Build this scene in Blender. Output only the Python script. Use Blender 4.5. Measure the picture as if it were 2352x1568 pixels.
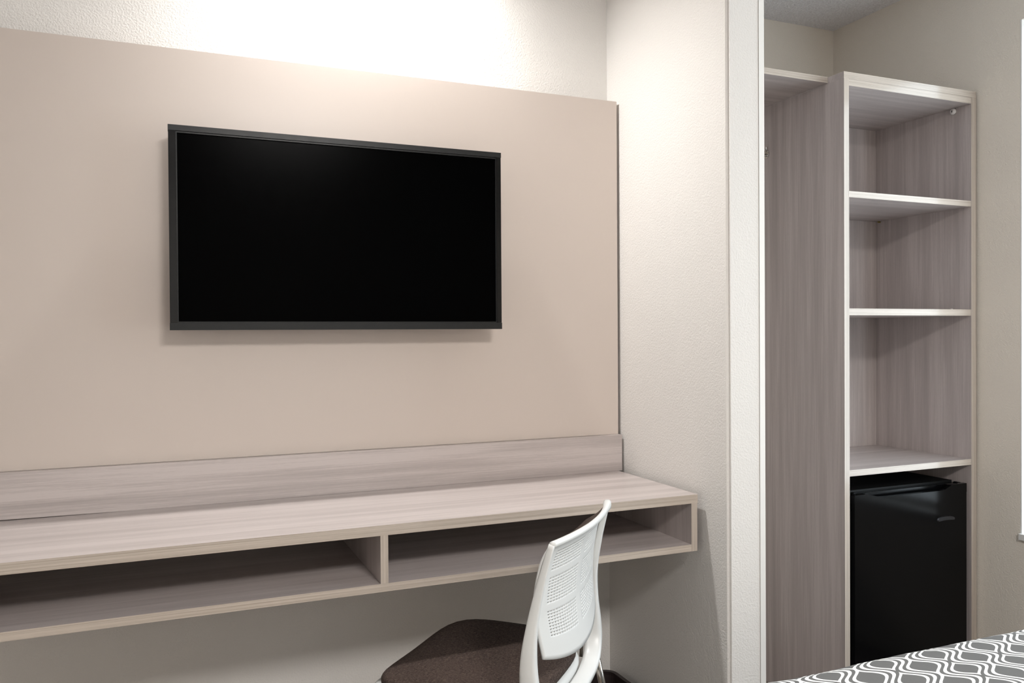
import bpy, bmesh, math, random
from mathutils import Vector, Matrix, noise

# ------------------------------------------------------------------ reset
for o in list(bpy.data.objects):
    bpy.data.objects.remove(o, do_unlink=True)
scene = bpy.context.scene
COL = scene.collection
random.seed(7)

# ------------------------------------------------------------------ camera
# The room is laid out in units in which the lens sits at height 1.172 and the floor at FL;
# UNIT turns those units into metres and lifts the floor to zero (done once, at the end, for everything but the camera).
FL, UNIT = -0.24, 0.81
CAM_Z = (1.172 - FL) * UNIT
YAW, PITCH, ROLL = 0.4003, -0.0105, 0.0065
FPX, CY = 1873.55, 787.17
f0 = Vector((math.sin(YAW), math.cos(YAW), 0)); up = Vector((0, 0, 1)); rt = Vector((math.cos(YAW), -math.sin(YAW), 0))
fw = math.cos(PITCH) * f0 + math.sin(PITCH) * up
u2 = -math.sin(PITCH) * f0 + math.cos(PITCH) * up
cx = math.cos(ROLL) * rt - math.sin(ROLL) * u2
cyv = math.sin(ROLL) * rt + math.cos(ROLL) * u2
cam = bpy.data.cameras.new('camera')
cam.sensor_width = 36.0
cam.lens = FPX / 2352 * 36.0
cam.shift_y = (CY - 784) / 2352
cam.clip_start = 0.05
cam_ob = bpy.data.objects.new('camera', cam)
m = Matrix.Identity(4)
for k in range(3):
    m[k][0], m[k][1], m[k][2] = cx[k], cyv[k], -fw[k]
m[2][3] = CAM_Z
cam_ob.matrix_world = m
COL.objects.link(cam_ob)
scene.camera = cam_ob

# ------------------------------------------------------------------ light
scene.view_settings.view_transform = 'Standard'
scene.view_settings.look = 'None'
scene.view_settings.exposure = 0.0
scene.view_settings.gamma = 1.0
scene.view_settings.use_curve_mapping = False
world = bpy.data.worlds.new('daylight')
scene.world = world
world.use_nodes = True
bg = world.node_tree.nodes['Background']
bg.inputs[0].default_value = (0.88, 0.94, 1.0, 1)
bg.inputs[1].default_value = 5.6

def area_light(name, loc, direction, sx, sy, power, color):
    l = bpy.data.lights.new(name, 'AREA')
    l.shape = 'RECTANGLE'; l.size = sx; l.size_y = sy
    l.energy = power; l.color = color
    o = bpy.data.objects.new(name, l)
    o.location = loc
    o.rotation_euler = Vector(direction).to_track_quat('-Z', 'Y').to_euler()
    COL.objects.link(o)
    return o

# the daylight comes in through the window in the right wall: this portal only guides the sampling of the sky there
DAY = area_light('window_daylight', (3.015, 1.0735, 1.359), (-1, 0.0, 0), 1.94, 1.91, 10, (1, 1, 1))
DAY.data.cycles.is_portal = True
CEILING_LAMP_POWER = 105 * UNIT ** 2
WALL_LAMP_POWER = 79 * UNIT ** 2

# ------------------------------------------------------------------ materials
def new_mat(name):
    mt = bpy.data.materials.new(name)
    mt.use_nodes = True
    nt = mt.node_tree
    return mt, nt, nt.nodes['Principled BSDF']

def node(nt, kind, **kw):
    n = nt.nodes.new(kind)
    for k, v in kw.items():
        if k in n.inputs: n.inputs[k].default_value = v
        else: setattr(n, k, v)
    return n

def ramp(nt, src, stops):
    r = nt.nodes.new('ShaderNodeValToRGB')
    el = r.color_ramp.elements
    while len(el) < len(stops): el.new(0.5)
    for e, (p, c) in zip(el, stops):
        e.position = p; e.color = (*c, 1)
    nt.links.new(src, r.inputs[0])
    return r.outputs[0]

def plain(name, col, rough=0.5, metal=0.0, spec=0.5, coat=0.0):
    mt, nt, b = new_mat(name)
    b.inputs['Base Color'].default_value = (*col, 1)
    b.inputs['Roughness'].default_value = rough
    b.inputs['Metallic'].default_value = metal
    b.inputs['Specular IOR Level'].default_value = spec
    b.inputs['Coat Weight'].default_value = coat
    # faint procedural unevenness of the finish
    tc = node(nt, 'ShaderNodeTexCoord')
    n = node(nt, 'ShaderNodeTexNoise', Scale=35.0, Detail=2.0)
    nt.links.new(tc.outputs['Object'], n.inputs['Vector'])
    mr = node(nt, 'ShaderNodeMapRange')
    mr.inputs['To Min'].default_value = max(0.02, rough - 0.03)
    mr.inputs['To Max'].default_value = min(1.0, rough + 0.03)
    nt.links.new(n.outputs['Fac'], mr.inputs['Value'])
    nt.links.new(mr.outputs[0], b.inputs['Roughness'])
    return mt

def bumpy(name, col, scale, strength, dist, rough=0.7, detail=3.0, col2=None, stretch=(1, 1, 1)):
    mt, nt, b = new_mat(name)
    tc = node(nt, 'ShaderNodeTexCoord')
    mp = node(nt, 'ShaderNodeMapping')
    mp.inputs['Scale'].default_value = stretch
    mp.inputs['Rotation'].default_value = (0.52, 0.61, 0.37)
    nt.links.new(tc.outputs['Object'], mp.inputs['Vector'])
    n = node(nt, 'ShaderNodeTexNoise', Scale=scale, Detail=detail, Roughness=0.55)
    nt.links.new(mp.outputs[0], n.inputs['Vector'])
    bp = node(nt, 'ShaderNodeBump', Strength=strength, Distance=dist)
    nt.links.new(n.outputs['Fac'], bp.inputs['Height'])
    nt.links.new(bp.outputs[0], b.inputs['Normal'])
    b.inputs['Roughness'].default_value = rough
    b.inputs['Specular IOR Level'].default_value = 0.3
    if col2:
        nt.links.new(ramp(nt, n.outputs['Fac'], [(0.35, col2), (0.65, col)]), b.inputs['Base Color'])
    else:
        b.inputs['Base Color'].default_value = (*col, 1)
    return mt

def wood(name, axis, light, dark, rough=0.32, fine=1.0, spec=0.5, coarse=24.0):
    """greige laminate; grain runs along the given axis (0, 1, 2)"""
    mt, nt, b = new_mat(name)
    tc = node(nt, 'ShaderNodeTexCoord')
    def layer(cross, along, detail):
        mp = node(nt, 'ShaderNodeMapping')
        s = [cross] * 3; s[axis] = along
        mp.inputs['Scale'].default_value = s
        nt.links.new(tc.outputs['Object'], mp.inputs['Vector'])
        n = node(nt, 'ShaderNodeTexNoise', Scale=1.0, Detail=detail, Roughness=0.6)
        nt.links.new(mp.outputs[0], n.inputs['Vector'])
        return n.outputs['Fac']
    a = layer(coarse, 0.9, 2.0)
    c = layer(330.0, 5.0, 2.0)
    d = layer(700.0, 60.0, 1.0)
    mx = node(nt, 'ShaderNodeMath', operation='MULTIPLY_ADD')
    nt.links.new(c, mx.inputs[0]); mx.inputs[1].default_value = 0.55 * fine
    nt.links.new(a, mx.inputs[2])
    mx2 = node(nt, 'ShaderNodeMath', operation='MULTIPLY_ADD')
    nt.links.new(d, mx2.inputs[0]); mx2.inputs[1].default_value = 0.18 * fine
    nt.links.new(mx.outputs[0], mx2.inputs[2])
    mid = 0.5 + 0.275 * fine + 0.09 * fine
    mean = [(l + k) / 2 for l, k in zip(light, dark)]
    nt.links.new(ramp(nt, mx2.outputs[0], [(max(0.0, mid - 0.24), dark), (mid, mean), (min(1.0, mid + 0.22), light)]), b.inputs['Base Color'])
    bp = node(nt, 'ShaderNodeBump', Strength=0.08, Distance=0.0006)
    nt.links.new(c, bp.inputs['Height'])
    nt.links.new(bp.outputs[0], b.inputs['Normal'])
    b.inputs['Roughness'].default_value = rough
    b.inputs['Specular IOR Level'].default_value = spec
    return mt

M = {}
M['paint'] = bumpy('wall_paint', (0.735, 0.71, 0.678), 215.0, 0.5, 0.0024, 0.65, 3.5)
M['paint_warm'] = bumpy('beige_wall_paint', (0.83, 0.765, 0.67), 215.0, 0.6, 0.003, 0.65, 3.5)
M['popcorn'] = bumpy('textured_ceiling', (0.96, 0.95, 0.955), 130.0, 0.8, 0.009, 0.9, 2.0, (0.82, 0.80, 0.805))
M['trim'] = plain('white_trim', (0.80, 0.79, 0.76), 0.4)
M['base'] = plain('dark_vinyl_base', (0.022, 0.014, 0.013), 0.45)
M['carpet'] = bumpy('brown_carpet', (0.30, 0.255, 0.21), 260.0, 0.8, 0.006, 0.95, 3.0, (0.20, 0.165, 0.135))
WL, WD = (0.550, 0.490, 0.470), (0.400, 0.351, 0.335)
M['wood_x'] = wood('laminate_grain_sideways', 0, WL, WD)
M['wood_z'] = wood('laminate_grain_upright', 2, WL, WD)
EL, ED = (0.60, 0.525, 0.455), (0.40, 0.34, 0.285)
M['edge_x'] = wood('edge_band_sideways', 0, EL, ED, 0.14, 0.8, 0.5, 420.0)
M['edge_z'] = wood('edge_band_upright', 2, EL, ED, 0.14, 0.8, 0.5, 420.0)
M['panel'] = bumpy('beige_lacquer_panel', (0.595, 0.518, 0.466), 900.0, 0.05, 0.0004, 0.34)
M['panel'].node_tree.nodes['Principled BSDF'].inputs['Specular IOR Level'].default_value = 0.5
M['bezel'] = plain('glossy_black_bezel', (0.008, 0.0082, 0.0085), 0.14, spec=0.25)
M['bezel_edge'] = plain('satin_black_bezel', (0.011, 0.012, 0.0125), 0.35, spec=0.3)
M['screen'] = plain('dark_tv_screen', (0.0008, 0.0008, 0.0009), 0.2, spec=0.012)
M['tvback'] = plain('matt_black_housing', (0.012, 0.012, 0.012), 0.6)
M['fridge'] = plain('gloss_black_enamel', (0.0022, 0.0022, 0.0025), 0.14, spec=0.13)
M['fridge_body'] = plain('satin_black_enamel', (0.004, 0.004, 0.004), 0.5, spec=0.2)
M['badge'] = plain('dark_metal_badge', (0.10, 0.105, 0.12), 0.22, 1.0)
M['steel'] = plain('polished_chrome', (0.62, 0.60, 0.57), 0.12, 1.0)
M['brass'] = plain('brass_pin', (0.45, 0.36, 0.12), 0.35, 0.9)
M['white_plastic'] = plain('white_plastic', (0.68, 0.685, 0.67), 0.35)
M['cap'] = plain('white_cap', (0.75, 0.72, 0.69), 0.4)
M['slit'] = plain('dark_slot', (0.03, 0.03, 0.03), 0.6)
M['mattress'] = bumpy('white_ticking', (0.75, 0.74, 0.72), 200.0, 0.2, 0.002, 0.9)
M['bedbase'] = plain('dark_bed_base', (0.03, 0.022, 0.018), 0.6)
M['alu'] = plain('window_frame_paint', (0.70, 0.70, 0.69), 0.4)

# brown woven upholstery
def fabric():
    mt, nt, b = new_mat('brown_weave')
    tc = node(nt, 'ShaderNodeTexCoord')
    outs = []
    for s in ((900, 160, 400), (160, 900, 400)):
        mp = node(nt, 'ShaderNodeMapping'); mp.inputs['Scale'].default_value = s
        nt.links.new(tc.outputs['Object'], mp.inputs['Vector'])
        n = node(nt, 'ShaderNodeTexNoise', Scale=1.0, Detail=2.0)
        nt.links.new(mp.outputs[0], n.inputs['Vector'])
        outs.append(n.outputs['Fac'])
    ad = node(nt, 'ShaderNodeMath', operation='ADD')
    nt.links.new(outs[0], ad.inputs[0]); nt.links.new(outs[1], ad.inputs[1])
    hf = node(nt, 'ShaderNodeMath', operation='MULTIPLY'); hf.inputs[1].default_value = 0.5
    nt.links.new(ad.outputs[0], hf.inputs[0])
    nt.links.new(ramp(nt, hf.outputs[0], [(0.36, (0.021, 0.014, 0.012)), (0.5, (0.050, 0.035, 0.029)), (0.66, (0.105, 0.079, 0.065))]), b.inputs['Base Color'])
    bp = node(nt, 'ShaderNodeBump', Strength=0.35, Distance=0.001)
    nt.links.new(hf.outputs[0], bp.inputs['Height'])
    nt.links.new(bp.outputs[0], b.inputs['Normal'])
    b.inputs['Roughness'].default_value = 0.95
    b.inputs['Specular IOR Level'].default_value = 0.15
    return mt
M['fabric'] = fabric()

# grey and white ogee print of the bed cover (a flat print laid out in the cover's own plane)
def ogee():
    mt, nt, b = new_mat('ogee_print_cover')
    L = nt.links
    tc = node(nt, 'ShaderNodeTexCoord')
    mp = node(nt, 'ShaderNodeMapping')
    mp.inputs['Rotation'].default_value = (0, 0, math.radians(3.0))
    L.new(tc.outputs['Object'], mp.inputs['Vector'])
    sp = node(nt, 'ShaderNodeSeparateXYZ'); L.new(mp.outputs[0], sp.inputs[0])
    def mth(op, a, bb=None, c=None):
        n = node(nt, 'ShaderNodeMath', operation=op)
        for k, v in enumerate((a, bb, c)):
            if v is None: continue
            if isinstance(v, (int, float)): n.inputs[k].default_value = v
            else: L.new(v, n.inputs[k])
        return n.outputs[0]
    # side drop continues the print: fold the height into y
    yy = mth('SUBTRACT', mth('SUBTRACT', sp.outputs[1], sp.outputs[2]), 0.893)
    u = mth('MULTIPLY', mth('ADD', sp.outputs[0], 0.402), 1 / 0.058)      # 1 = distance between column centres
    v = mth('MULTIPLY', yy, 1 / 0.068)
    t = mth('PINGPONG', u, 1.0)                             # 0 at even columns, 1 at odd ones
    c = mth('COSINE', mth('MULTIPLY', v, 2 * math.pi))
    # level lines of this field are pointed eyes, wavy bands between them and small lozenges
    ph = mth('ADD', t, mth('MULTIPLY', mth('SUBTRACT', 1.0, c), 0.27))
    mk = None
    for lo, hi in ((0.47, 0.60), (0.74, 0.875), (1.01, 1.13)):
        bnd = mth('MULTIPLY', mth('GREATER_THAN', ph, lo), mth('LESS_THAN', ph, hi))
        mk = bnd if mk is None else mth('ADD', mk, bnd)
    mx = node(nt, 'ShaderNodeMix', data_type='RGBA')
    mx.inputs[6].default_value = (0.125, 0.125, 0.123, 1)
    mx.inputs[7].default_value = (0.80, 0.80, 0.775, 1)
    L.new(mk, mx.inputs[0]); L.new(mx.outputs[2], b.inputs['Base Color'])
    n = node(nt, 'ShaderNodeTexNoise', Scale=900.0, Detail=1.0)
    L.new(tc.outputs['Object'], n.inputs['Vector'])
    bp = node(nt, 'ShaderNodeBump', Strength=0.2, Distance=0.0006)
    L.new(n.outputs['Fac'], bp.inputs['Height']); L.new(bp.outputs[0], b.inputs['Normal'])
    b.inputs['Roughness'].default_value = 0.85
    b.inputs['Specular IOR Level'].default_value = 0.2
    return mt
M['ogee'] = ogee()

def glass():
    mt, nt, b = new_mat('window_glass')
    nt.nodes.remove(b)
    out = nt.nodes['Material Output']
    tr = node(nt, 'ShaderNodeBsdfTransparent'); tr.inputs[0].default_value = (0.93, 0.96, 0.97, 1)
    gl = node(nt, 'ShaderNodeBsdfGlossy'); gl.inputs['Roughness'].default_value = 0.02
    mx = node(nt, 'ShaderNodeMixShader'); mx.inputs[0].default_value = 0.06
    nt.links.new(tr.outputs[0], mx.inputs[1]); nt.links.new(gl.outputs[0], mx.inputs[2])
    nt.links.new(mx.outputs[0], out.inputs['Surface'])
    return mt
M['glass'] = glass()

def emitter(name, col, strength):
    mt, nt, b = new_mat(name)
    b.inputs['Emission Color'].default_value = (*col, 1)
    b.inputs['Emission Strength'].default_value = strength
    b.inputs['Base Color'].default_value = (0.8, 0.8, 0.8, 1)
    return mt

# ------------------------------------------------------------------ builders
def thing(name, label, cat, loc=(0, 0, 0), rotz=0.0, group=None):
    o = bpy.data.objects.new(name, None)
    o.empty_display_size = 0.05
    o.location = loc; o.rotation_euler = (0, 0, rotz)
    COL.objects.link(o)
    o['label'] = label; o['category'] = cat
    if group: o['group'] = group
    return o

def tag(o, label, cat, group=None):
    o['label'] = label; o['category'] = cat
    if group: o['group'] = group
    return o

def link(name, me, mats, parent=None, smooth=False):
    for mt in (mats if isinstance(mats, (list, tuple)) else [mats]):
        me.materials.append(M[mt])
    if smooth:
        for p in me.polygons: p.use_smooth = True
    o = bpy.data.objects.new(name, me)
    COL.objects.link(o)
    if parent is not None: o.parent = parent
    return o

def origin(parent):
    v = Vector((0, 0, 0))
    while parent is not None:
        v += parent.location; parent = parent.parent
    return v

def finish(name, bm, mats, parent, bevel=0.0, seg=2, smooth=False, shift=None, auto=True):
    """bm is in world coordinates; children get coordinates of their parent"""
    off = origin(parent) if shift is None else Vector(shift)
    if bevel > 0:
        bmesh.ops.bevel(bm, geom=[e for e in bm.edges if e.calc_face_angle(0) > 0.6], offset=bevel, segments=seg, affect='EDGES', profile=0.6)
    bmesh.ops.recalc_face_normals(bm, faces=bm.faces)
    # objects of their own sit on a local origin so that they can be moved
    if parent is None and shift is None:
        c = Vector((0, 0, 0)); n = max(1, len(bm.verts))
        zs = min(v.co.z for v in bm.verts)
        for v in bm.verts: c += v.co
        c /= n; c.z = zs; off = c
    bmesh.ops.translate(bm, vec=-off, verts=bm.verts)
    me = bpy.data.meshes.new(name)
    bm.to_mesh(me); bm.free()
    o = link(name, me, mats, parent, smooth)
    if parent is None and shift is None: o.location = off
    return o

def add_box(bm, x0, x1, y0, y1, z0, z1, edge_front=False, mi=0):
    vs = [bm.verts.new((x, y, z)) for x in (x0, x1) for y in (y0, y1) for z in (z0, z1)]
    F = [(0, 1, 3, 2), (4, 6, 7, 5), (0, 4, 5, 1), (2, 3, 7, 6), (0, 2, 6, 4), (1, 5, 7, 3)]
    fs = []
    for k, f in enumerate(F):
        fc = bm.faces.new([vs[i] for i in f]); fc.material_index = mi
        if edge_front and k == 2: fc.material_index = 1
        fs.append(fc)
    return fs

def box(name, dims, mats, parent=None, bevel=0.0, seg=1, edge_front=False):
    bm = bmesh.new()
    add_box(bm, *dims, edge_front=edge_front)
    return finish(name, bm, mats, parent, bevel, seg)

def struct(o):
    o['kind'] = 'structure'; return o

def sweep(bm, pts, rad, n=12, up=Vector((0, 0, 1)), closed=False):
    """tube along pts; rad = list of (a, b) half widths: a across, b along 'up-ish' normal"""
    rings = []
    N = len(pts)
    for k in range(N):
        p = Vector(pts[k])
        t = (Vector(pts[min(k + 1, N - 1)]) - Vector(pts[max(k - 1, 0)])).normalized()
        s = t.cross(up)
        if s.length < 1e-4: s = t.cross(Vector((0, 1, 0)))
        s.normalize(); u = s.cross(t).normalized()
        a, b = rad[k] if isinstance(rad, list) else rad
        ring = []
        for j in range(n):
            q = 2 * math.pi * j / n
            e = 0.7
            cu = math.copysign(abs(math.cos(q)) ** e, math.cos(q)); su = math.copysign(abs(math.sin(q)) ** e, math.sin(q))
            ring.append(bm.verts.new(p + s * (a * cu) + u * (b * su)))
        rings.append(ring)
    for r0, r1 in zip(rings, rings[1:]):
        for j in range(n):
            bm.faces.new((r0[j], r0[(j + 1) % n], r1[(j + 1) % n], r1[j]))
    bm.faces.new(rings[0][::-1]); bm.faces.new(rings[-1])

def spline(ctrl, n):
    """Catmull-Rom through control tuples of any length"""
    out = []
    P = [ctrl[0]] + list(ctrl) + [ctrl[-1]]
    for k in range(1, len(P) - 2):
        for j in range(n):
            t = j / n
            out.append(tuple(0.5 * (2 * b + (c - a) * t + (2 * a - 5 * b + 4 * c - d) * t * t + (3 * b - a - 3 * c + d) * t ** 3)
                             for a, b, c, d in zip(P[k - 1], P[k], P[k + 1], P[k + 2])))
    out.append(tuple(ctrl[-1]))
    return out

def lathe(bm, prof, centre, axis='z', n=24):
    """prof = [(radius, height)]"""
    rings = []
    for r, h in prof:
        ring = []
        for j in range(n):
            q = 2 * math.pi * j / n
            a, b = r * math.cos(q), r * math.sin(q)
            v = {'z': (a, b, h), 'y': (a, h, b), 'x': (h, a, b)}[axis]
            ring.append(bm.verts.new(Vector(centre) + Vector(v)))
        rings.append(ring)
    for r0, r1 in zip(rings, rings[1:]):
        for j in range(n):
            bm.faces.new((r0[j], r0[(j + 1) % n], r1[(j + 1) % n], r1[j]))
    bm.faces.new(rings[0][::-1]); bm.faces.new(rings[-1])

# ------------------------------------------------------------------ the room
CEIL = 2.5906
WALL_Y = 2.2752                     # wall behind the television
PX0, PX1 = 1.296, 1.410             # dividing wall beside the desk
PEND = 1.672                        # its free end
CLOSET_Y = 2.962                    # wall at the back of the closet
RX = 2.908                          # right wall
LX, FY = -2.3, -2.6                 # left wall and wall behind the camera
WY0, WY1, WZ0, WZ1 = 0.10, 2.047, 0.40, 2.318   # window opening in the right wall

struct(box('floor', (LX - .12, RX + .16, FY - .12, CLOSET_Y + .12, FL - 0.10, FL), 'carpet'))
struct(box('ceiling', (LX - .12, RX + .16, FY - .12, CLOSET_Y + .12, CEIL, CEIL + 0.10), 'popcorn'))
struct(box('wall_back', (LX, PX0 + .02, WALL_Y, WALL_Y + .12, FL, CEIL), 'paint'))
bm = bmesh.new(); add_box(bm, PX0, PX1 - 0.0175, PEND, CLOSET_Y, FL, CEIL)
es = [e for e in bm.edges if abs(e.verts[0].co.z - e.verts[1].co.z) > 1 and e.verts[0].co.y < PEND + .01 and e.verts[0].co.x < PX0 + .01]
bmesh.ops.bevel(bm, geom=es, offset=0.008, segments=4, affect='EDGES')
struct(finish('wall_divider', bm, 'paint', None))
struct(box('trim_1', (PX1 - 0.0165, PX1, PEND - 0.0015, PEND + .05, FL, CEIL), 'trim', None, 0.001))
struct(box('wall_added_lining', (PX1 - 0.0174, PX1 - .0002, PEND + .0502, CLOSET_Y, FL, CEIL), 'wood_z'))  # unseen laminate lining, added to cut daylight bounce onto the shelf unit's side
struct(box('wall_closet', (PX1, RX, CLOSET_Y, CLOSET_Y + .12, FL, CEIL), 'paint_warm'))
bm = bmesh.new()
add_box(bm, RX, RX + .15, WY1, CLOSET_Y + .12, FL, CEIL)
add_box(bm, RX, RX + .15, WY0, WY1, WZ1, CEIL)
add_box(bm, RX, RX + .15, WY0, WY1, FL, WZ0)
add_box(bm, RX, RX + .15, FY, WY0, FL, CEIL)
struct(finish('wall_right', bm, 'paint_warm', None))
struct(box('wall_left', (LX - .12, LX, FY, WALL_Y + .12, FL, CEIL), 'paint'))
struct(box('wall_front', (LX, RX, FY - .12, FY, FL, CEIL), 'paint'))
struct(box('baseboard_back', (LX, PX0 - .008, WALL_Y - .009, WALL_Y - .0005, FL, FL + 0.11), 'base', None, 0.002))
struct(box('baseboard_divider', (PX0 - .009, PX0 - .0005, PEND, WALL_Y - .001, FL, FL + 0.11), 'base', None, 0.002))

# window in the right wall: frame, pane, sill
w = bpy.data.objects.new('window_1', None); w.location = (RX + .11, (WY0 + WY1) / 2, WZ0); COL.objects.link(w); struct(w)
bm = bmesh.new()
for a in ((WY0, WY0 + .05, WZ0, WZ1), (WY1 - .05, WY1, WZ0, WZ1), (WY0 + .05, WY1 - .05, WZ0, WZ0 + .05), (WY0 + .05, WY1 - .05, WZ1 - .05, WZ1)):
    add_box(bm, RX + .09, RX + .13, *a)
finish('window_frame', bm, 'alu', w, 0.003)
box('window_pane', (RX + .107, RX + .113, WY0 + .05, WY1 - .05, WZ0 + .05, WZ1 - .05), 'glass', w)
box('window_sill', (RX - .012, RX + .09, WY0, WY1 - .002, WZ0, WZ0 + .022), 'trim', w, 0.003)

# white painted lining of the far window reveal
struct(box('trim_2', (RX + .0005, RX + .088, WY1 - .006, WY1 - .0005, WZ0 + .0225, WZ1 - .0005), 'trim', None, 0.001))

# ------------------------------------------------------------------ wall panel behind the television
t = thing('wall_panel', 'large smooth beige panel fixed to the wall behind the television', 'panel', (0.43, 2.212, 0.861))
box('panel_board', (-0.425, 1.2868, 2.2, 2.225, 0.8612, 1.888), 'panel', t, 0.0015, 2)
for x in (-0.25, 0.43, 1.10):
    box('batten', (x, x + .06, 2.2252, WALL_Y - .0005, 0.90, 1.86), 'tvback', t)

# ------------------------------------------------------------------ floating desk
DY, DX0, DX1 = 1.7754, -0.400, 1.2764
t = thing('floating_desk', 'long greige wood-grain desk mounted on the wall with two open cubbies', 'desk', (0.44, 2.03, 0.602))
box('desk_top', (DX0, DX1, DY, WALL_Y - .0005, 0.7274, 0.7503), ['wood_x', 'edge_x'], t, 0.0012, 2, True)
box('lower_shelf', (DX0 + .0191, DX1 - .0191, DY + .001, WALL_Y - .0005, 0.602, 0.620), ['wood_x', 'edge_x'], t, 0.0012, 2, True)
box('side_panel', (DX1 - .0191, DX1 - .0012, DY + .0005, WALL_Y - .0005, 0.602, 0.7272), ['wood_z', 'edge_z'], t, 0.001, 2, True)
box('side_panel', (DX0 + .0012, DX0 + .0191, DY + .0005, WALL_Y - .0005, 0.602, 0.7272), ['wood_z', 'edge_z'], t, 0.001, 2, True)
box('divider', (0.4319, 0.4492, DY + .0008, WALL_Y - .0005, 0.6202, 0.7272), ['wood_z', 'edge_z'], t, 0.001, 2, True)
# upstand along the wall; its far left end has lifted a little off the desk top
bm = bmesh.new()
XS = [DX0, -0.25, -0.09, 0.3, 0.8, 1.2888]
lift = [0.0030, 0.0016, 0.0002, 0.0003, 0.0003, 0.0003]
rows = []
for x, l in zip(XS, lift):
    rows.append([bm.verts.new((x, y, z)) for y, z in ((2.1809, 0.7503 + l), (2.1809, 0.8607), (2.1995, 0.8607), (2.1995, 0.7503 + l))])
for a, b in zip(rows, rows[1:]):
    for k in range(4):
        bm.faces.new((a[k], a[(k + 1) % 4], b[(k + 1) % 4], b[k]))
bm.faces.new(rows[0][::-1]); bm.faces.new(rows[-1])
finish('upstand', bm, 'wood_x', t, 0.0012, 2)
for x in (-0.2, 0.5, 1.1):
    box('upstand_block', (x, x + .06, 2.1996, WALL_Y - .0005, 0.7506, 0.82), 'tvback', t)

# ------------------------------------------------------------------ television
TY = 2.11
TL, TR, TB, TT = 0.0069, 0.8632, 1.1871, 1.6778
t = thing('television', 'flat black wall-mounted television with switched-off screen', 'television', ((TL + TR) / 2, 2.12, TB))
box('housing', (TL + .004, TR - .004, TY + .016, TY + .055, TB + .004, TT - .004), 'tvback', t, 0.004, 2)
box('screen', (TL + .014, TR - .009, TY + .0085, TY + .0162, TB + .018, TT - .0115), 'screen', t)
def bez(name, x0, x1, z0, z1, mat, y0=TY):
    return box(name, (x0, x1, y0, TY + .018, z0, z1), mat, t, 0.0012, 2)
bez('bezel_top', TL, TR, TT - .0135, TT, 'bezel_edge')
bez('bezel_bottom', TL, TR, TB, TB + .0175, 'bezel_edge')
bez('bezel_side', TL + .0006, TL + .0172, TB + .0177, TT - .0137, 'bezel', TY + .0012)
bez('bezel_side', TR - .0136, TR - .0006, TB + .0177, TT - .0137, 'bezel', TY + .0012)
# thin inner lip round the screen
bm = bmesh.new()
xi0, xi1, zi0, zi1 = TL + .0174, TR - .0138, TB + .0177, TT - .0137
for a in ((xi0, xi1, zi1 - .004, zi1), (xi0, xi1, zi0, zi0 + .003), (xi0, xi0 + .0026, zi0 + .003, zi1 - .004), (xi1 - .0022, xi1, zi0 + .003, zi1 - .004)):
    add_box(bm, a[0], a[1], TY + .0035, TY + .012, a[2], a[3])
finish('screen_lip', bm, 'bezel_edge', t)
box('wall_bracket', (0.20, 0.66, TY + .0552, 2.1995, 1.215, 1.50), 'tvback', t)

# ------------------------------------------------------------------ tall shelf unit in the closet
CY0, CL, CLI, CRI, CR = 2.217, 2.2257, 2.2493, 2.8708, 2.8972
t = thing('closet_shelf_unit', 'tall open greige shelving unit standing beside the right wall', 'shelf unit', ((CL + CR) / 2, 2.6, FL))
box('side_panel', (CL, CLI - .0002, CY0, CLOSET_Y - .002, FL, 2.0758), ['wood_z', 'edge_z'], t, 0.001, 2, True)
box('side_panel', (CRI + .0002, CR, CY0, CLOSET_Y - .002, FL, 2.0758), ['wood_z', 'edge_z'], t, 0.001, 2, True)
box('top_board', (CL, CR, CY0, CLOSET_Y - .002, 2.076, 2.0993), ['wood_x', 'edge_x'], t, 0.001, 2, True)
box('upper_board', (CLI, CRI, CY0 + .0005, 2.676, 2.0511, 2.0755), ['wood_x', 'edge_x'], t, 0.001, 2, True)
for z0, z1 in ((1.6542, 1.6762), (1.2327, 1.2567), (0.6543, 0.6766)):
    box('shelf', (CLI, CRI, CY0 + .001, 2.676, z0, z1), ['wood_x', 'edge_x'], t, 0.0012, 2, True)
box('back_panel', (CLI, CRI, 2.6765, 2.692, FL + .02, 2.0755), 'wood_z', t)
# small white cover cap under the upper board and a shelf pin
bm = bmesh.new(); lathe(bm, [(0.0125, 0), (0.0125, -0.006), (0.0105, -0.0095), (0.005, -0.0115)], (CRI - .0001, 2.292, 2.0385), 'x', 24)
cp = finish('cover_cap', bm, 'cap', t, smooth=True); cp['label'] = 'small round white plastic cover cap'
bm = bmesh.new(); add_box(bm, CRI - .0125, CRI - .0112, 2.2905, 2.2935, 2.0345, 2.0425); finish('cap_slot', bm, 'slit', cp)
bm = bmesh.new(); lathe(bm, [(0.0035, 0), (0.0035, -0.012)], (CRI, 2.655, 1.6505), 'x', 12); finish('shelf_pin', bm, 'brass', t)
bm = bmesh.new(); lathe(bm, [(0.003, 0), (0.003, -0.009)], (CRI, 2.30, 1.2595), 'x', 12); finish('shelf_pin', bm, 'cap', t)

# closet hanging shelf between the dividing wall and the unit
hs = box('hanging_shelf', (PX1 + .0005, CL - .0006, 2.2933, CLOSET_Y - .001, 2.0791, 2.1008), ['wood_x', 'edge_x'], None, 0.001, 2, True)
tag(hs, 'high closet shelf board with pale front edge beside the shelving unit', 'shelf')

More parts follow.
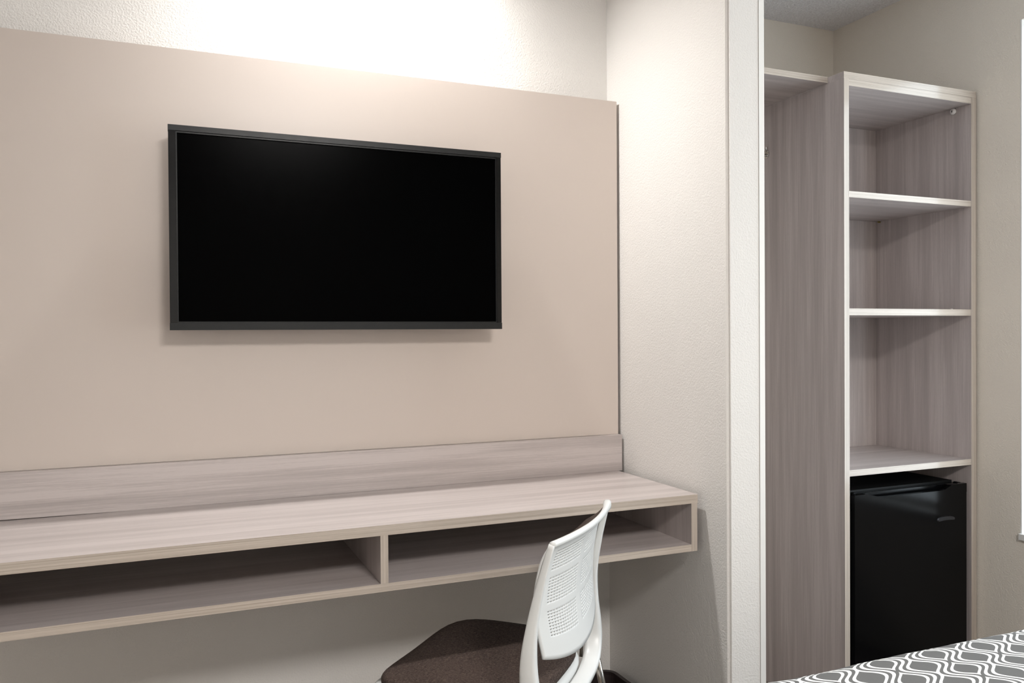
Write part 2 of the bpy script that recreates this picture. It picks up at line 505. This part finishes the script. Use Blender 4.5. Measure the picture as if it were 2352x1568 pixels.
# chrome hook on the side of the shelf unit
t = thing('coat_hook', 'small chrome coat hook on the closet side panel', 'hook', (CL - .003, 2.621, 1.893))
bm = bmesh.new()
lathe(bm, [(0.016, 0.0), (0.016, -0.003), (0.013, -0.0045)], (CL + .0002, 2.622, 1.887), 'x', 20)
finish('mounting_plate', bm, 'steel', t, smooth=False)
bm = bmesh.new()
pts = spline([(CL - .004, 2.622, 1.884), (CL - .014, 2.619, 1.880), (CL - .024, 2.616, 1.886), (CL - .028, 2.614, 1.898)], 6)
sweep(bm, pts, (0.0045, 0.006), 10)
finish('hook_arm', bm, 'steel', t, smooth=True)
bm = bmesh.new()
pts = spline([(CL - .004, 2.618, 1.898), (CL - .010, 2.613, 1.904), (CL - .013, 2.611, 1.914)], 6)
sweep(bm, pts, (0.0045, 0.005), 10)
finish('hook_arm', bm, 'steel', t, smooth=True)

# ------------------------------------------------------------------ mini fridge
FX0, FX1, FYF, FZ = 2.278, 2.850, 2.222, 0.584
t = thing('mini_fridge', 'glossy black mini fridge standing under the lowest closet shelf', 'fridge', ((FX0 + FX1) / 2, 2.45, FL))
box('body', (FX0 + .004, FX1 - .004, FYF + .062, 2.668, FL + 0.02, FZ + .003), 'fridge_body', t, 0.004, 2)
for x in (FX0 + .05, FX1 - .05):
    for y in (FYF + .10, 2.62):
        bm = bmesh.new(); lathe(bm, [(0.014, 0.0), (0.014, 0.021)], (x, y, FL), 'z', 12); finish('foot', bm, 'fridge_body', t)
# door: front skin with the dipped grip in its top edge
def door_profile(z_top_drop):
    xs = [(FX0, FZ - .002), (2.332, FZ - .001)]
    xs += [(2.352, FZ - .004), (2.375, FZ - .0105), (2.398, FZ - .0165), (2.425, FZ - .0185)]
    xs += [(2.715, FZ - .0185), (2.735, FZ - .016), (2.752, FZ - .009), (2.768, FZ - .002), (2.785, FZ)]
    xs += [(FX1, FZ)]
    return xs
bm = bmesh.new()
prof = door_profile(0)
lo = [bm.verts.new((x, FYF, FL + .045)) for x, z in prof]; hi = [bm.verts.new((x, FYF, z)) for x, z in prof]
lo2 = [bm.verts.new((x, FYF + .016, FL + .045)) for x, z in prof]; hi2 = [bm.verts.new((x, FYF + .016, z)) for x, z in prof]
for k in range(len(prof) - 1):
    bm.faces.new((lo[k], lo[k + 1], hi[k + 1], hi[k])); bm.faces.new((lo2[k], hi2[k], hi2[k + 1], lo2[k + 1]))
    bm.faces.new((hi[k], hi[k + 1], hi2[k + 1], hi2[k])); bm.faces.new((lo[k], lo2[k], lo2[k + 1], lo[k + 1]))
bm.faces.new((lo[0], hi[0], hi2[0], lo2[0])); bm.faces.new((lo[-1], lo2[-1], hi2[-1], hi[-1]))
door = finish('door', bm, 'fridge', t, 0.0022, 3)
bm = bmesh.new()
add_box(bm, FX0 + .001, FX1 - .001, FYF + .0162, FYF + .030, FL + .046, FZ - .055)
finish('door_core', bm, 'fridge_body', door)
bm = bmesh.new()
add_box(bm, FX0 + .001, FX1 - .001, FYF + .034, FYF + .058, FL + .046, FZ - .004)
add_box(bm, FX0 + .001, 2.336, FYF + .0162, FYF + .034, FZ - .06, FZ - .004)
add_box(bm, 2.772, FX1 - .001, FYF + .0162, FYF + .034, FZ - .06, FZ - .003)
finish('grip_ridge', bm, 'fridge', door, 0.002, 2)
# end cap bands at the door top
box('door_cap', (FX1 - .0005, FX1 + .0025, FYF + .001, FYF + .05, FZ - .034, FZ - .0015), 'fridge', door, 0.001)
box('door_cap', (FX0 - .0025, FX0 + .0005, FYF + .001, FYF + .05, FZ - .034, FZ - .0035), 'fridge', door, 0.001)
# raised badge
bm = bmesh.new()
NB = 28; ring0 = []; ring1 = []
for k in range(NB):
    q = 2 * math.pi * k / NB
    e = 0.55
    cu = math.copysign(abs(math.cos(q)) ** e, math.cos(q)); su = math.copysign(abs(math.sin(q)) ** e, math.sin(q))
    x = 2.738 + 0.047 * cu; z = 0.4535 + 0.0085 * su + 0.006 * (1 - cu * cu)
    ring0.append(bm.verts.new((x, FYF + .0002, z)))
    ring1.append(bm.verts.new((2.738 + (x - 2.738) * .93, FYF - .004, 0.4565 + (z - 0.4565) * .8)))
for k in range(NB):
    bm.faces.new((ring0[k], ring0[(k + 1) % NB], ring1[(k + 1) % NB], ring1[k]))
bm.faces.new(ring1)
finish('badge', bm, 'badge', door)
# hinge knobs on top
for x, y in ((FX1 - .025, FYF + .028), (FX0 + .02, FYF + .028)):
    bm = bmesh.new(); lathe(bm, [(0.009, 0), (0.009, 0.004), (0.006, 0.007)], (x, y, FZ - .003), 'z', 16); finish('hinge_cap', bm, 'fridge', t, smooth=False)

# ------------------------------------------------------------------ chair
SW, SL = 0.210, 0.205
chair = thing('desk_chair', 'white plastic chair with brown upholstered seat turned toward the desk', 'chair', (0.661, 1.672, FL), math.radians(45))
def chair_part(name, bm, mat, smooth=True, parent=chair):
    bmesh.ops.recalc_face_normals(bm, faces=bm.faces)
    bmesh.ops.translate(bm, vec=(0, 0, -FL), verts=bm.verts)
    me = bpy.data.meshes.new(name); bm.to_mesh(me); bm.free()
    return link(name, me, mat, parent, smooth)

def seat_shape(hw, y0, y1, z_edge_top, thick, dome, rx=4.0, n=56, rings=9, dip=0.0, nose=0.0):
    """rounded-square cushion or pan"""
    bm = bmesh.new()
    yc, hl = (y0 + y1) / 2, (y1 - y0) / 2
    def pt(q, s, z):
        cu, su = math.cos(q), math.sin(q)
        k = (abs(cu) ** rx + abs(su) ** rx) ** (-1 / rx)
        x = hw * k * cu * s
        y = yc + hl * k * su * s
        if su < 0:  # narrower at the back
            x *= 1 - 0.10 * (s * k * -su) ** 2
        zz = z - nose * max(0, (y - yc) / hl) ** 3 + dip * (abs(x) / hw) ** 2 
        return bm.verts.new((x, y, zz))
    prof = []
    for k in range(rings):          # top from centre to rim
        s = (k + 1) / rings * 0.955
        prof.append((s, z_edge_top + dome * (1 - s ** 4)))
    prof += [(0.985, z_edge_top - thick * 0.12), (1.0, z_edge_top - thick * 0.38), (0.995, z_edge_top - thick * 0.7), (0.96, z_edge_top - thick)]
    prev = None
    c = bm.verts.new((0, yc, z_edge_top + dome))
    for s, z in prof:
        ring = [pt(2 * math.pi * j / n, s, z) for j in range(n)]
        for j in range(n):
            if prev is None: bm.faces.new((c, ring[j], ring[(j + 1) % n]))
            else: bm.faces.new((prev[j], ring[j], ring[(j + 1) % n], prev[(j + 1) % n]))
        prev = ring
    bm.faces.new(prev[::-1])
    return bm
chair_part('seat_cushion', seat_shape(0.207, -0.156, 0.208, 0.455, 0.026, 0.004, rx=4.6, dip=0.010, nose=0.006), 'fabric')['label'] = 'brown woven seat cushion'
chair_part('seat_shell', seat_shape(0.221, -0.160, 0.228, 0.4305, 0.034, 0.0, rx=4.6, dip=0.010, nose=0.006), 'white_plastic')

# white back frame: one band that runs up both sides and behind the seat
half = [(0.0, -0.176, 0.398, .014, .019), (0.10, -0.175, 0.402, .014, .019), (0.165, -0.172, 0.416, .015, .020), (0.200, -0.168, 0.448, .016, .020),
        (0.210, -0.164, 0.492, .015, .019), (0.209, -0.161, 0.550, .012, .016), (0.203, -0.167, 0.620, .0085, .011), (0.198, -0.184, 0.700, .006, .008), (0.195, -0.204, 0.773, .005, .006)]
ctrl = [(-x, y, z, a, b) for x, y, z, a, b in half[:0:-1]] + half
pp = spline(ctrl, 6)
bm = bmesh.new()
# sweep with a fixed outward direction so that the band does not twist
N = len(pp); rings = []
for k in range(N):
    p = Vector(pp[k][:3]); tn = (Vector(pp[min(k + 1, N - 1)][:3]) - Vector(pp[max(k - 1, 0)][:3])).normalized()
    fwd = Vector((0, 1, 0.35)).normalized()
    s = tn.cross(fwd)
    s.normalize(); u = s.cross(tn).normalized()
    ring = []
    for j in range(14):
        q = 2 * math.pi * j / 14
        e = 0.6
        cu = math.copysign(abs(math.cos(q)) ** e, math.cos(q)); su = math.copysign(abs(math.sin(q)) ** e, math.sin(q))
        ring.append(bm.verts.new(p + s * (pp[k][3] * cu) + u * (pp[k][4] * su)))
    rings.append(ring)
for r0, r1 in zip(rings, rings[1:]):
    for j in range(14):
        bm.faces.new((r0[j], r0[(j + 1) % 14], r1[(j + 1) % 14], r1[j]))
bm.faces.new(rings[0][::-1]); bm.faces.new(rings[-1])
frame = chair_part('back_frame', bm, 'white_plastic')

# perforated back shell
def shell_pt(s, z, lift=0.0):
    """s in -1..1 across, z nominal height 0.51..0.772; the lower edge is a shallow curve"""
    t = (z - 0.51) / (0.772 - 0.51)
    tt = max(0.0, min(1.0, t))
    hw = 0.176 + 0.023 * min(1.0, tt / 0.45) ** 1.3 - 0.003 * tt ** 4
    yb = -0.178 + 0.012 * math.sin(math.pi * tt) - 0.026 * max(0, t - 0.35) ** 1.4 - 0.010 * (max(0, t - 0.80) / 0.20) ** 2
    bulge = 0.026 - 0.003 * tt
    y = yb - bulge * (1 - s * s)
    return Vector((hw * s, y + lift, z + (1 - tt) * 0.030 * (s * s) + (1 - tt) * 0.004))
US = []   # (value, hole?) column edges
def bandline(segs):
    out = [segs[0][0]]; flags = []
    for a, b, n, hole in segs:
        for k in range(n):
            out.append(a + (b - a) * (k + 1) / n)
            flags.append(hole and (k % 2 == 1) and k < n - 0)
    return out, flags
ue, uf = bandline([(-1, -.80, 4, False), (-.80, -.06, 25, True), (-.06, .06, 2, False), (.06, .80, 25, True), (.80, 1, 4, False)])
ve, vf = bandline([(0.510, 0.557, 5, False), (0.557, 0.620, 19, True), (0.620, 0.631, 2, False), (0.631, 0.693, 19, True), (0.693, 0.703, 2, False), (0.703, 0.753, 15, True), (0.753, 0.772, 3, False)])
bm = bmesh.new()
g = [[bm.verts.new(shell_pt(u, z)) for z in ve] for u in ue]
for i in range(len(ue) - 1):
    for j in range(len(ve) - 1):
        if uf[i] and vf[j]: continue
        bm.faces.new((g[i][j], g[i + 1][j], g[i + 1][j + 1], g[i][j + 1]))
shell = chair_part('back_shell', bm, 'white_plastic')
shell['label'] = 'white perforated back shell'
so = shell.modifiers.new('thickness', 'SOLIDIFY'); so.thickness = 0.0045; so.offset = 0
# rolled lip along the top of the shell
bm = bmesh.new()
lp = [shell_pt(-1 + 2 * k / 40, 0.772) + Vector((0, -0.002, 0.001)) for k in range(41)]
sweep(bm, lp, [(0.0055 + 0.0045 * max(0, -1 + k / 20) ** 4, 0.0062 + 0.006 * max(0, -1 + k / 20) ** 4) for k in range(41)], 10)
chair_part('top_lip', bm, 'white_plastic', True, shell)
# upholstered pad on the seat side of the back
bm = bmesh.new()
NUU, NVV = 20, 12
gf, gb = [], []
for i in range(NUU + 1):
    s = (-1 + 2 * i / NUU) * 0.86
    cf, cb = [], []
    for j in range(NVV + 1):
        z = 0.560 + (0.774 - 0.560) * j / NVV
        e = min(1.0, 2.2 * (1 - abs(-1 + 2 * i / NUU)) + 0.05) * min(1.0, 6 * (1 - abs(-1 + 2 * j / NVV)) + 0.12)
        cb.append(bm.verts.new(shell_pt(s, z, 0.004)))
        cf.append(bm.verts.new(shell_pt(s, z, 0.006 + 0.024 * e)))
    gf.append(cf); gb.append(cb)
for i in range(NUU):
    for j in range(NVV):
        bm.faces.new((gf[i][j], gf[i][j + 1], gf[i + 1][j + 1], gf[i + 1][j]))
        bm.faces.new((gb[i][j], gb[i + 1][j], gb[i + 1][j + 1], gb[i][j + 1]))
for i in range(NUU):
    bm.faces.new((gf[i][0], gf[i + 1][0], gb[i + 1][0], gb[i][0])); bm.faces.new((gf[i][NVV], gb[i][NVV], gb[i + 1][NVV], gf[i + 1][NVV]))
for j in range(NVV):
    bm.faces.new((gf[0][j], gb[0][j], gb[0][j + 1], gf[0][j + 1])); bm.faces.new((gf[NUU][j], gf[NUU][j + 1], gb[NUU][j + 1], gb[NUU][j]))
chair_part('back_pad', bm, 'fabric')['label'] = 'brown woven back pad'
# chrome legs
for s in (-1, 1):
    for top, foot in (((s * .203, -0.168, 0.440), (s * .278, -0.283, FL)), ((s * .180, 0.120, 0.405), (s * .265, 0.240, FL))):
        bm = bmesh.new()
        pts = [tuple(Vector(top).lerp(Vector(foot), k / 6)) for k in range(7)]
        sweep(bm, pts, (0.0078, 0.0078), 12, Vector((0, 1, 0)))
        leg = chair_part('leg', bm, 'steel')
        bm = bmesh.new(); lathe(bm, [(0.0105, 0), (0.011, 0.012), (0.0095, 0.020)], foot, 'z', 14)
        chair_part('foot_cap', bm, 'slit', True, leg)
    bm = bmesh.new()
    sweep(bm, [(s * .190, -0.140, 0.41), (s * .192, -0.142, 0.45), (s * .196, -0.150, 0.50)], (0.004, 0.004), 10, Vector((0, 1, 0)))
    chair_part('support_rod', bm, 'steel')

# ------------------------------------------------------------------ wastebasket in the corner under the desk
wb = thing('wastebasket', 'dark brown wastebasket in the corner under the desk', 'wastebasket', (1.10, 2.095, FL))
def rr_ring(bm, hx, hy, z, r, n=6):
    out = []
    for cxs, cys, a0 in ((1, 1, 0), (-1, 1, 90), (-1, -1, 180), (1, -1, 270)):
        for k in range(n + 1):
            q = math.radians(a0 + 90 * k / n)
            out.append(bm.verts.new((1.10 + cxs * (hx - r) + r * math.cos(q), 2.095 + cys * (hy - r) + r * math.sin(q), z)))
    return out
def loft(bm, rings, cap0=True):
    for r0, r1 in zip(rings, rings[1:]):
        for j in range(len(r0)):
            bm.faces.new((r0[j], r0[(j + 1) % len(r0)], r1[(j + 1) % len(r0)], r1[j]))
    if cap0: bm.faces.new(rings[0][::-1])
    bm.faces.new(rings[-1])
bm = bmesh.new()
loft(bm, [rr_ring(bm, .125, .085, FL, .03), rr_ring(bm, .158, .112, .120, .035), rr_ring(bm, .154, .108, .120, .032), rr_ring(bm, .121, .081, FL + .006, .028)])
finish('bin_body', bm, 'base', wb)
bm = bmesh.new()
rg = [rr_ring(bm, .158, .112, .118, .035), rr_ring(bm, .166, .120, .119, .04), rr_ring(bm, .166, .120, .130, .04), rr_ring(bm, .154, .108, .130, .032), rr_ring(bm, .154, .108, .119, .032)]
for r0, r1 in zip(rg, rg[1:] + rg[:1]):
    for j in range(len(r0)):
        bm.faces.new((r0[j], r0[(j + 1) % len(r0)], r1[(j + 1) % len(r0)], r1[j]))
finish('bin_rim', bm, 'base', wb, 0.002)

# ------------------------------------------------------------------ bed
bed = thing('bed', 'bed with grey and white ogee patterned cover in the lower right corner', 'bed', (1.55, 0.340, FL), math.radians(-0.5))
BHX, BHY = 1.0, 0.755      # half length (x) and half width (y)
def bed_box(name, hx, hy, z0, z1, mat, bev):
    bm = bmesh.new(); add_box(bm, -hx, hx, -hy, hy, z0, z1)
    bmesh.ops.bevel(bm, geom=bm.edges[:], offset=bev, segments=3, affect='EDGES')
    return chair_part(name, bm, mat, False, bed)
bed_box('bed_base', BHX - .03, BHY - .03, FL, 0.20, 'bedbase', 0.01)
bed_box('mattress', BHX - .012, BHY - .012, 0.202, 0.578, 'mattress', 0.035)
# cover: top with rounded edges and drops, slightly puffy
bm = bmesh.new()
def prof_line(h, drop, n_top, r):
    """list of (offset along, z) from centre outwards to the hem, as arc length samples"""
    pts = []
    for k in range(n_top + 1): pts.append(((h - r) * k / n_top, 0.0))
    for k in range(1, 7):
        a = math.pi / 2 * k / 6
        pts.append((h - r + r * math.sin(a), -r + r * math.cos(a)))
    for k in range(1, 5): pts.append((h + 0.004 * k, -r - (drop - r) * k / 4))
    return pts
px = prof_line(BHX, 0.40, 34, 0.05); py = prof_line(BHY, 0.40, 30, 0.05)
fx = [(-a, z) for a, z in px[:0:-1]] + px
fy = [(-a, z) for a, z in py[:0:-1]] + py
gv = []
for a, za in fx:
    row = []
    for b, zb in fy:
        z = 0.598 + min(za, zb)
        n = noise.noise(Vector((a * 5, b * 5, 0.3))) * 0.004 + noise.noise(Vector((a * 14, b * 14, 1.3))) * 0.0018
        row.append(bm.verts.new((a, b, z + n)))
    gv.append(row)
for i in range(len(fx) - 1):
    for j in range(len(fy) - 1):
        bm.faces.new((gv[i][j], gv[i + 1][j], gv[i + 1][j + 1], gv[i][j + 1]))
cov = chair_part('bed_cover', bm, 'ogee', True, bed)
cov['label'] = 'grey cover with white ogee print'
so = cov.modifiers.new('thickness', 'SOLIDIFY'); so.thickness = 0.012; so.offset = -1

# ------------------------------------------------------------------ lamps (above and behind the picture)
LP = Vector((0.50, 2.095, 2.46))
t = thing('wall_lamp', 'small wall lamp mounted high above the beige panel', 'lamp', (LP.x, WALL_Y - .02, 2.40))
box('back_plate', (LP.x - .05, LP.x + .05, WALL_Y - .014, WALL_Y - .0005, 2.50, 2.57), 'steel', t, 0.004, 2)
bm = bmesh.new(); sweep(bm, [(LP.x, WALL_Y - .012, 2.545), (LP.x, WALL_Y - .11, 2.550), (LP.x, LP.y, 2.545)], (0.008, 0.008), 10); finish('arm', bm, 'steel', t, smooth=True)
bm = bmesh.new(); lathe(bm, [(0.02, 0.088), (0.058, 0.080), (0.076, 0.045), (0.083, -0.056), (0.081, -0.056), (0.073, 0.043), (0.055, 0.074), (0.018, 0.080)], LP, 'z', 32); finish('shade', bm, 'white_plastic', t, smooth=True)
l = bpy.data.lights.new('wall_lamp_bulb', 'POINT'); l.energy = WALL_LAMP_POWER; l.color = (1.0, 0.985, 0.965); l.shadow_soft_size = 0.04 * UNIT
lo_ = bpy.data.objects.new('wall_lamp_bulb', l); COL.objects.link(lo_); lo_.location = LP

CLP = Vector((0.72, -1.15, CEIL))
t = thing('ceiling_lamp', 'round white ceiling lamp behind the camera', 'lamp', CLP)
bm = bmesh.new(); lathe(bm, [(0.40, -0.001), (0.41, -0.03), (0.385, -0.04)], CLP, 'z', 32); finish('lamp_body', bm, 'white_plastic', t, smooth=False)
l = bpy.data.lights.new('ceiling_lamp_light', 'AREA'); l.shape = 'DISK'; l.size = 0.75; l.energy = CEILING_LAMP_POWER; l.color = (1.0, 0.965, 0.935)
lo2_ = bpy.data.objects.new('ceiling_lamp_light', l); COL.objects.link(lo2_); lo2_.location = CLP + Vector((0, 0, -0.045))

# ------------------------------------------------------------------ units to metres
for o in COL.objects:
    if o.parent is None and o is not cam_ob:
        o.location = (o.location + Vector((0, 0, -FL))) * UNIT
        o.scale = (UNIT, UNIT, UNIT)
